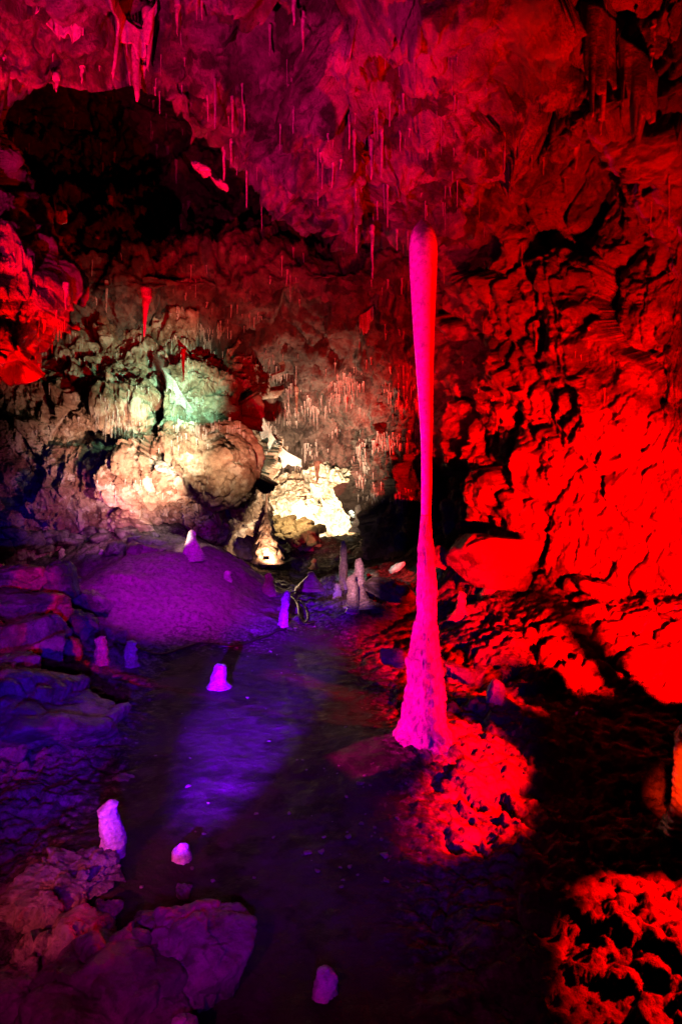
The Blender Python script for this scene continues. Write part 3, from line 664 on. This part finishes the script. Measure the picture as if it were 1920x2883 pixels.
# ------------------------------------------------------------------ fields of soda straws
straw_meshes = [stalac_mesh(1, .035, .02, 900+k, 1.15+.12*k, (.02, -.03, .04, 0)[k], seg=7, name='soda_straw') for k in range(4)]
cone_meshes = [stalac_mesh(1, .09, .02, 950+k, 1.4, (.05, -.04, .02, .0)[k], seg=9, name='small_stalactite') for k in range(4)]
for me in straw_meshes+cone_meshes: me.materials.append(M['straw'])
def field(n, box, lo, hi, label, group, seed, kind='straw', thick=1.0, poly=None):
    rg = random.Random(seed); got = 0; tries = 0
    while got < n and tries < n*40:
        tries += 1
        px = rg.uniform(box[0], box[2]); py = rg.uniform(box[1], box[3])
        if poly and not poly(px, py): continue
        h, nn = hit(px, py)
        if h is None: continue
        if nn.dot(h-EYE) > 0: nn = -nn
        if nn.z > -.25: continue
        if float(vnoise(np.array([[h.x*2.2, h.y*2.2, 3.3]]), 71)[0]) < .05 and rg.random() < .8: continue
        L = rg.uniform(lo, hi)*rg.choice((.6, 1, 1, 1.6))*h.y/F
        me = rg.choice(straw_meshes if kind == 'straw' or rg.random() < .6 else cone_meshes)
        o = bpy.data.objects.new('stalactite', me); COL.objects.link(o)
        o.location = (h.x, h.y, h.z+.004); w = thick*h.y/F*(60 if me in straw_meshes else 48)*rg.choice((.55, .8, 1, 1.4))
        o.scale = (w, w, L); o.rotation_euler = (0, 0, rg.uniform(0, 6))
        tag(o, label, 'stalactite', group); got += 1
above = lambda px, py: py < np.interp(px, [0, 220, 430, 700, 870, 985, 1090], [195, 280, 290, 470, 600, 685, 650])
field(64, (440, 150, 1300, 690), 18, 70, 'thin pink soda straw on the underside of the near overhang', 'straws on the near overhang', 1, poly=above)
field(22, (0, 100, 440, 290), 12, 32, 'short pink spike on the left part of the near overhang', 'spikes on the left overhang', 2, kind='mix', poly=above)
field(34, (1100, 150, 1880, 900), 16, 50, 'thin red soda straw on the right hand ceiling', 'straws on the right ceiling', 3)
field(48, (0, 300, 900, 800), 16, 50, 'dim red soda straw in the dark hollow behind the overhang', 'straws in the dark hollow', 4, poly=lambda a, b: not above(a, b))
field(40, (400, 780, 1150, 1050), 12, 32, 'dark red soda straw on the far ceiling', 'straws on the far ceiling', 5)
field(30, (1300, 850, 1750, 1400), 12, 36, 'red needle stalactite on the right wall', 'needles on the right wall', 6)
field(12, (0, 700, 350, 1000), 12, 36, 'red needle stalactite on the left buttress', 'needles on the left buttress', 7, kind='mix')
# beyond those, the innumerable fringe on the back wall and far vault
def fringe(n, boxes, seed):
    rg = random.Random(seed); Vs = []; Fs = []; nv = 0; th = np.linspace(0, 2*math.pi, 5, endpoint=False)
    for k in range(n):
        b = rg.choice(boxes)
        h, nn = hit(rg.uniform(b[0], b[2]), rg.uniform(b[1], b[3]))
        if h is None: continue
        if nn.dot(h-EYE) > 0: nn = -nn
        if nn.z > -.15 or h.z < 1.9: continue
        cl = float(vnoise(np.array([[h.x*1.6, h.y*1.6, h.z*2.5]]), 77)[0])
        if cl < -.1+.5*rg.random(): continue
        L = rg.uniform(5, 20)*rg.choice((.4, .7, 1, 1, 1.9))*(1+cl)*h.y/F; r = rg.uniform(.6, 1.5)*h.y/F*(1+.6*(rg.random() < .15))
        for z, q in ((.03, 2.2), (-.04*L, 1.2), (-.5*L, 1), (-.97*L, .5)):
            Vs.append(np.stack([h.x+r*q*np.cos(th), h.y+r*q*np.sin(th), np.full(5, h.z+z)], 1))
        for j in range(3):
            for i in range(5):
                a = nv+j*5+i; c = nv+j*5+(i+1) % 5; Fs.append((a, a+5, c+5, c))
        nv += 20
    o = link('soda_straws', mesh_np('soda_straws', np.concatenate(Vs), np.array(Fs)), M['straw'])
    tag(o, 'countless fine soda straws fringing the back wall and far vault', 'soda straws', kind='stuff')
fringe(7500, [(250, 880, 760, 1390), (700, 1000, 1180, 1330), (750, 1050, 1150, 1320), (480, 1100, 720, 1300), (1000, 1100, 1190, 1500), (100, 900, 600, 1250)], 11)
fringe_done = True

# ------------------------------------------------------------------ cable on the floor
def cable(pts, r, label, lift=.012):
    C = []
    for px, py in pts:
        h, n = hit(px, py)
        C.append((h.x, h.y, h.z+lift))
    C = cr(np.array(C), 160); c0 = C[0].copy()
    zz = np.array([max(c[2], fz(c[0], c[1])+lift*.6) for c in C]); C[:, 2] = zz
    cu = bpy.data.curves.new('cable', 'CURVE'); cu.dimensions = '3D'; sp = cu.splines.new('POLY'); sp.points.add(len(C)-1)
    for k, c in enumerate(C): sp.points[k].co = (*(c-c0), 1)
    cu.bevel_depth = r; cu.bevel_resolution = 2
    tmp = bpy.data.objects.new('t', cu); COL.objects.link(tmp)
    dg = bpy.context.evaluated_depsgraph_get(); me = bpy.data.meshes.new_from_object(tmp.evaluated_get(dg))
    bpy.data.objects.remove(tmp)
    me.materials.clear()
    o = link('cable', me, M['rubber'], loc=tuple(c0)); tag(o, label, 'cable')
cable([(320, 1815), (345, 1817), (400, 1835), (455, 1845), (520, 1826), (570, 1812), (640, 1822), (700, 1812), (760, 1790), (805, 1772)], .014, 'black lamp cable lying along the foot of the purple mound')
cable([(780, 1655), (810, 1675), (835, 1700), (842, 1735), (850, 1757), (866, 1748), (862, 1720), (845, 1695), (838, 1700), (846, 1730), (855, 1758), (885, 1756)], .016, 'black cable loop behind the slim leaning pink stalagmite')

# ------------------------------------------------------------------ lamps
#LIGHTS_BEGIN
def spot(name, loc, target, color, energy, cone_deg, blend=.5, size=.04):
    l = bpy.data.lights.new(name, 'SPOT'); l.energy = energy; l.color = color; l.spot_size = R_(cone_deg); l.spot_blend = blend; l.shadow_soft_size = size
    o = bpy.data.objects.new(name, l); COL.objects.link(o); o.location = loc
    o.rotation_euler = (Vector(target)-Vector(loc)).to_track_quat('-Z', 'Y').to_euler(); return o
def point(name, loc, color, energy, size=.05):
    l = bpy.data.lights.new(name, 'POINT'); l.energy = energy; l.color = color; l.shadow_soft_size = size
    o = bpy.data.objects.new(name, l); COL.objects.link(o); o.location = loc; return o
RED = (1, 0, 0)
LR = (2.42, 3.2, .90)
def azel(loc, az, el, r=3):
    a, e = R_(az), R_(el); return (loc[0]+r*math.sin(a)*math.cos(e), loc[1]+r*math.cos(a)*math.cos(e), loc[2]+r*math.sin(e))
spot('red_lamp_light', LR, azel(LR, -36, 32), RED, 1150, 112, .45, .02)
spot('red_rubble_light', LR, azel(LR, 6, -10), RED, 4800, 84, .3, .02)
spot('red_column_light', LR, azel(LR, -78, -2), RED, 2400, 72, .3, .02)
spot('red_wall_light', (2.7, 3.4, .6), P(1660, 1280, 7.2), RED, 2600, 66, .9, .03)
spot('red_patch_light', (2.0, 2.3, .58), (1.62, 2.22, 0), RED, 320, 68, .2, .012)
spot('upper_right_red_light', LR, P(1780, 180, 4.6), RED, 110, 50, .9, .02)
spot('left_red_light', (-3.3, 3.2, .9), (-3.3, 5.0, 3.6), RED, 1900, 62, .6, .03)
spot('ceiling_pink_light', (-1.5, .3, .85), P(600, 170, 4.8), (1, .002, .20), 1800, 50, .9, .025)
LC = (-2.3, 2.3, .90)
spot('column_magenta_light', LC, (.57, 4.0, 1.9), (1, .0, .27), 1500, 90, .1, .002)
spot('blue_light', (.1, -.3, 1.1), (-2.7, 6.3, .5), (.04, 0, 1), 1000, 31, .9, .04)
spot('blue_fill_light', (.1, -.3, 1.1), (.1, 6.5, .0), (.0, 0, 1), 240, 36, 1, .04)
spot('beam_light', (-.82, .9, .6), (-.74, 5.0, .05), (.16, 0, 1), 13000, 18, 1, .03)
spot('violet_light', (-2.1, .1, 1.4), (-2.8, 6.5, .3), (1, .01, .60), 380, 34, .9, .04)
spot('near_pink_light', (-1.6, .5, .95), P(318, 2350, 2.72), (1, .07, .08), 200, 24, .95, .015)
spot('near_violet_light', (-.9, -.4, 1.8), (-.85, 2.1, .1), (1, 0, .42), 75, 60, 1, .05)
spot('mound_light', (-1.4, 5.6, 2.3), P(480, 1690, 8.2), (.75, 0, 1), 460, 62, 1, .04)
spot('hollow_red_light', (-1.2, 6.6, .9), P(950, 880, 9.8), (1, .0, .02), 650, 74, .9, .05)
spot('ledge_light', P(500, 1240, 8.5), P(500, 1310, 9.8), (1, .80, .52), 120, 110, 1, .04)
spot('boss_light', P(655, 1330, 8.4), P(630, 1190, 10.4), (1, .58, .34), 60, 120, 1, .04)
spot('wall_up_light', P(420, 1470, 8.4), P(400, 1290, 10.3), (1, .50, .34), 560, 80, 1, .04)
spot('wall_foot_light', P(330, 1480, 9.0), P(260, 1420, 10.3), (1, .14, .46), 60, 90, .9, .04)
spot('green_light', P(560, 1120, 8.5), P(440, 1110, 10.6), (.42, 1, .60), 330, 76, 1, .04)
spot('chamber_light', P(990, 1440, 14.9), P(910, 1385, 17.2), (1, .76, .48), 1300, 100, .5, .05)
spot('chamber_left_light', P(800, 1420, 14.9), P(840, 1380, 17.2), (1, .76, .48), 900, 90, .6, .05)
spot('gap_light', P(830, 1400, 13.6), P(800, 1500, 15.0), (1, .75, .40), 160, 100, .6, .05)
spot('platform_light', P(985, 1440, 14.4), P(1015, 1480, 15.2), (.85, 1, .8), 30, 90, .6, .03)
spot('cone_foot_light', P(760, 1572, 12.0), P(768, 1520, 12.7), (1, .66, .40), 110, 130, .7, .02)
spot('far_vault_light', P(900, 1460, 11.2), P(880, 1215, 13.0), (1, .66, .42), 850, 112, 1, .04)
spot('rear_floor_light', P(765, 1545, 12.1), P(860, 1650, 10.2), (1, .70, .42), 60, 46, .8, .02)
spot('pale_cluster_light', P(1050, 1500, 9.5), P(1010, 1625, 10.3), (.7, 1, .85), 40, 40, .5, .02)
spot('slab_light', P(1060, 1560, 8.0), P(1112, 1598, 8.6), (.85, 1, .9), 14, 30, .5, .02)
spot('path_violet_light', (-.2, -.3, 1.6), (-1.3, 5.6, 0), (.62, 0, 1), 100, 36, 1, .05)
spot('edge_orange_light', (1.25, 2.0, 1.0), (1.83, 2.95, .30), (1, .02, 0), 260, 16, .7, .02)
spot('hollow_left_red_light', P(430, 1000, 7.8), P(400, 780, 9.2), (1, 0, .02), 90, 100, 1, .04)
spot('mid_pink_light', (-.1, 6.0, 1.35), P(1000, 1640, 8.9), (1, .34, .42), 210, 26, .8, .02)
spot('curtain_light', P(770, 1340, 10.7), P(775, 1240, 11.8), (.75, 1, .72), 30, 80, .9, .02)
spot('small_cone_light', P(480, 1470, 8.4), P(541, 1535, 9.3), (1, .62, .45), 60, 40, .8, .02)
spot('path_blue_light', (.1, -.3, 1.5), (-.8, 4.6, 0), (.30, 0, 1), 230, 38, 1, .05)
spot('red_ceiling_light', LR, P(1010, 120, 4.6), RED, 500, 44, 1, .02)

# added rock rim round the red lamp, unseen, cut to cast floor shadows
def shadow_rim():
    azs = np.radians(np.linspace(-135, 75, 300)); c = []
    kh = [(-135, .84), (-103, .84), (-100, .68), (-58, .67), (-50, .70), (-40, .72), (-33, .74), (-29, .80), (-20, .825), (-14, .832), (-12, .81), (-10.5, .77), (-5.5, .765), (-4.2, .86), (-1, .93), (3, .93), (5.5, .85), (7, .76), (20, .73), (40, .72), (75, .72)]
    hh = np.interp(np.degrees(azs), [k[0] for k in kh], [k[1] for k in kh])
    q = np.stack([azs*14, azs*0, azs*0], 1); hh = hh+.005*fbm(q, 4, 7)
    rows_ = []
    for rr_, top in ((.30, 0), (.30, .6), (.295, .93), (.30, 1), (.32, .995), (.33, .9), (.345, .5), (.36, 0)):
        z = (hh*top if top else np.full_like(hh, -.1))
        w = rr_+(.01 if top < .9 else .002)*fbm(np.stack([azs*8, z*12, z*0], 1), 3, 9)
        rows_.append(np.stack([np.sin(azs)*w, np.cos(azs)*w, z], 1))
    V = np.array(rows_); r, n = V.shape[:2]
    i = np.arange(r*n).reshape(r, n); j = np.roll(i, -1, 0)
    fc = np.stack([i[:, :-1], i[:, 1:], j[:, 1:], j[:, :-1]], -1).reshape(-1, 4)
    o = link('added_shadow_rim', mesh_np('added_shadow_rim', V.reshape(-1, 3), fc), M['dark'], loc=(LR[0], LR[1], 0))
    tag(o, 'added dark rock rim out of view, cut to shape the shadows of the red lamp', 'rock')
shadow_rim()
def baffle(a0, a1, z0, z1, label):  # added unseen strip that cuts off spill from the red lamp
    az = np.radians(np.linspace(a0, a1, 40)); rw = []
    for r_, z in ((.33, z0), (.33, z1), (.345, z1), (.345, z0)):
        rw.append(np.stack([np.sin(az)*r_, np.cos(az)*r_, z+.010*fbm(np.stack([az*30, az*0+z, az*0], 1), 3, 4)], 1))
    V = np.array(rw); r, n = V.shape[:2]; i = np.arange(r*n).reshape(r, n); j = np.roll(i, -1, 0)
    fc = np.stack([i[:, :-1], i[:, 1:], j[:, 1:], j[:, :-1]], -1).reshape(-1, 4)
    o = link('lamp_baffle', mesh_np('lamp_baffle', V.reshape(-1, 3), fc), M['housing'], loc=(LR[0], LR[1], 0))
    tag(o, label, 'baffle')
baffle(-104, -68.5, .75, 1.15, 'tall added black light visor over the opening of the rock ridge round the red lamp')
baffle(-63, -49, .79, 1.0, 'low added black light visor strip beside the taller one at the red lamp')
baffle(-49, -16, .845, 1.0, 'narrowest added black light visor strip, farthest from the taller one at the red lamp')
# added out-of-view plate that trims the magenta light to the tall formation
def added_gobo():
    e = empty('added_gobo_lamp', LC); tag(e, 'added unseen black lamp fixture with a plate cut to light only the tall formation', 'floodlight')
    dx, dy = .57-LC[0], 4.0-LC[1]; dist = math.hypot(dx, dy); az = math.atan2(dx, dy); e.rotation_euler = (0, 0, -az)
    rows = []
    for py, a, b in [(2185, 1075, 1300)]+[(q[0], q[1]-(14 if q[0] > 2070 else 0), q[2]+(14 if q[0] > 2070 else 0)) for q in lo[1:]]+up[1:-2]+[(616, 1180, 1196), (604, 1184, 1192)]:
        X = ((a+b)/2-CX)/F*4.0; r = (b-a)/2/F*4.0*.91; z = CAMZ-(py-CY)/F*4.0
        ox, oy = X-LC[0], 4.0-LC[1]
        lat = ox*math.cos(az)-oy*math.sin(az); dep = ox*math.sin(az)+oy*math.cos(az)
        rows.append((.2*(lat-r)/dep, .2*(lat+r)/dep, .2*(z-LC[2])/dep))
    n = len(rows)
    for s in (0, 1):
        V = []; fc = []
        for t in (.2, .203):
            for rw in rows: V += [(rw[s], t, rw[2]), ((-.3, .3)[s], t, rw[2])]
        for q in (0, 2*n):
            for k in range(n-1): fc.append((q+2*k, q+2*k+1, q+2*k+3, q+2*k+2))
        me = bpy.data.meshes.new('shaped_plate'); me.from_pydata(V, [], fc); link('shaped_plate', me, M['housing'], e)
    bm = bmesh.new(); bmesh.ops.create_cone(bm, cap_ends=True, segments=24, radius1=.07, radius2=.07, depth=.22, matrix=Matrix.Translation((0, -.16, 0))@Matrix.Rotation(math.pi/2, 4, 'X')); bmesh.ops.bevel(bm, geom=bm.edges[:], offset=.006, segments=1)
    me = bpy.data.meshes.new('housing'); bm.to_mesh(me); bm.free(); link('housing', me, M['housing'], e)
    for z0, z1 in ((-.25, rows[0][2]), (rows[-1][2], .45)):
        bm = bmesh.new(); bmesh.ops.create_cube(bm, size=1, matrix=Matrix.Translation((0, .2015, (z0+z1)/2))@Matrix.Diagonal((.6, .003, z1-z0, 1)))
        me = bpy.data.meshes.new('gobo_blade'); bm.to_mesh(me); bm.free(); link('gobo_blade', me, M['housing'], e)
added_gobo()
#LIGHTS_END
def floodlight(loc, aim, w, label):
    e = empty('floodlight', loc); tag(e, label, 'floodlight')
    bm = bmesh.new(); bmesh.ops.create_cube(bm, size=1); bmesh.ops.scale(bm, vec=(w, w*.35, w*.6), verts=bm.verts); bmesh.ops.bevel(bm, geom=bm.edges[:], offset=w*.06, segments=2)
    me = bpy.data.meshes.new('housing'); bm.to_mesh(me); bm.free(); link('housing', me, M['housing'], e, (0, 0, w*.45))
    bm = bmesh.new()
    for s in (-1, 1):
        bmesh.ops.create_cube(bm, size=1, matrix=Matrix.Translation((s*w*.54, 0, w*.25))@Matrix.Diagonal((w*.04, w*.12, w*.5, 1)))
    bmesh.ops.create_cube(bm, size=1, matrix=Matrix.Translation((0, 0, w*.01))@Matrix.Diagonal((w*1.12, w*.12, w*.04, 1)))
    me = bpy.data.meshes.new('bracket'); bm.to_mesh(me); bm.free(); link('bracket', me, M['housing'], e)
    e.rotation_euler = (0, 0, aim); return e
floodlight(P(750, 1577, 11.85), 0, .12, 'small dark floodlight on the ground at the foot of the shaggy cone')
floodlight((LR[0]+.02, LR[1], fz(LR[0], LR[1])), .8, .16, 'floodlight screened by the added rock rim beyond the right edge')

# ------------------------------------------------------------------ world, camera, view
w = bpy.data.worlds.new('World'); sc.world = w; w.use_nodes = True
w.node_tree.nodes['Background'].inputs[0].default_value = (0, 0, 0, 1); w.node_tree.nodes['Background'].inputs[1].default_value = 0
cam = bpy.data.cameras.new('camera'); co = bpy.data.objects.new('camera', cam); COL.objects.link(co)
co.location = (0, 0, CAMZ); co.rotation_euler = (math.radians(90), 0, 0)
cam.sensor_fit = 'VERTICAL'; cam.sensor_height = 36; cam.lens = F/2883*36; cam.clip_start = .05; cam.clip_end = 200
sc.camera = co
sc.view_settings.view_transform = 'Standard'; sc.view_settings.look = 'None'; sc.view_settings.exposure = 0; sc.view_settings.gamma = 1
sc.cycles.use_denoising = True
try: sc.cycles.denoiser = 'OPENIMAGEDENOISE'
except Exception: pass
sc.cycles.max_bounces = 4; sc.cycles.diffuse_bounces = 0; sc.cycles.sample_clamp_indirect = 4
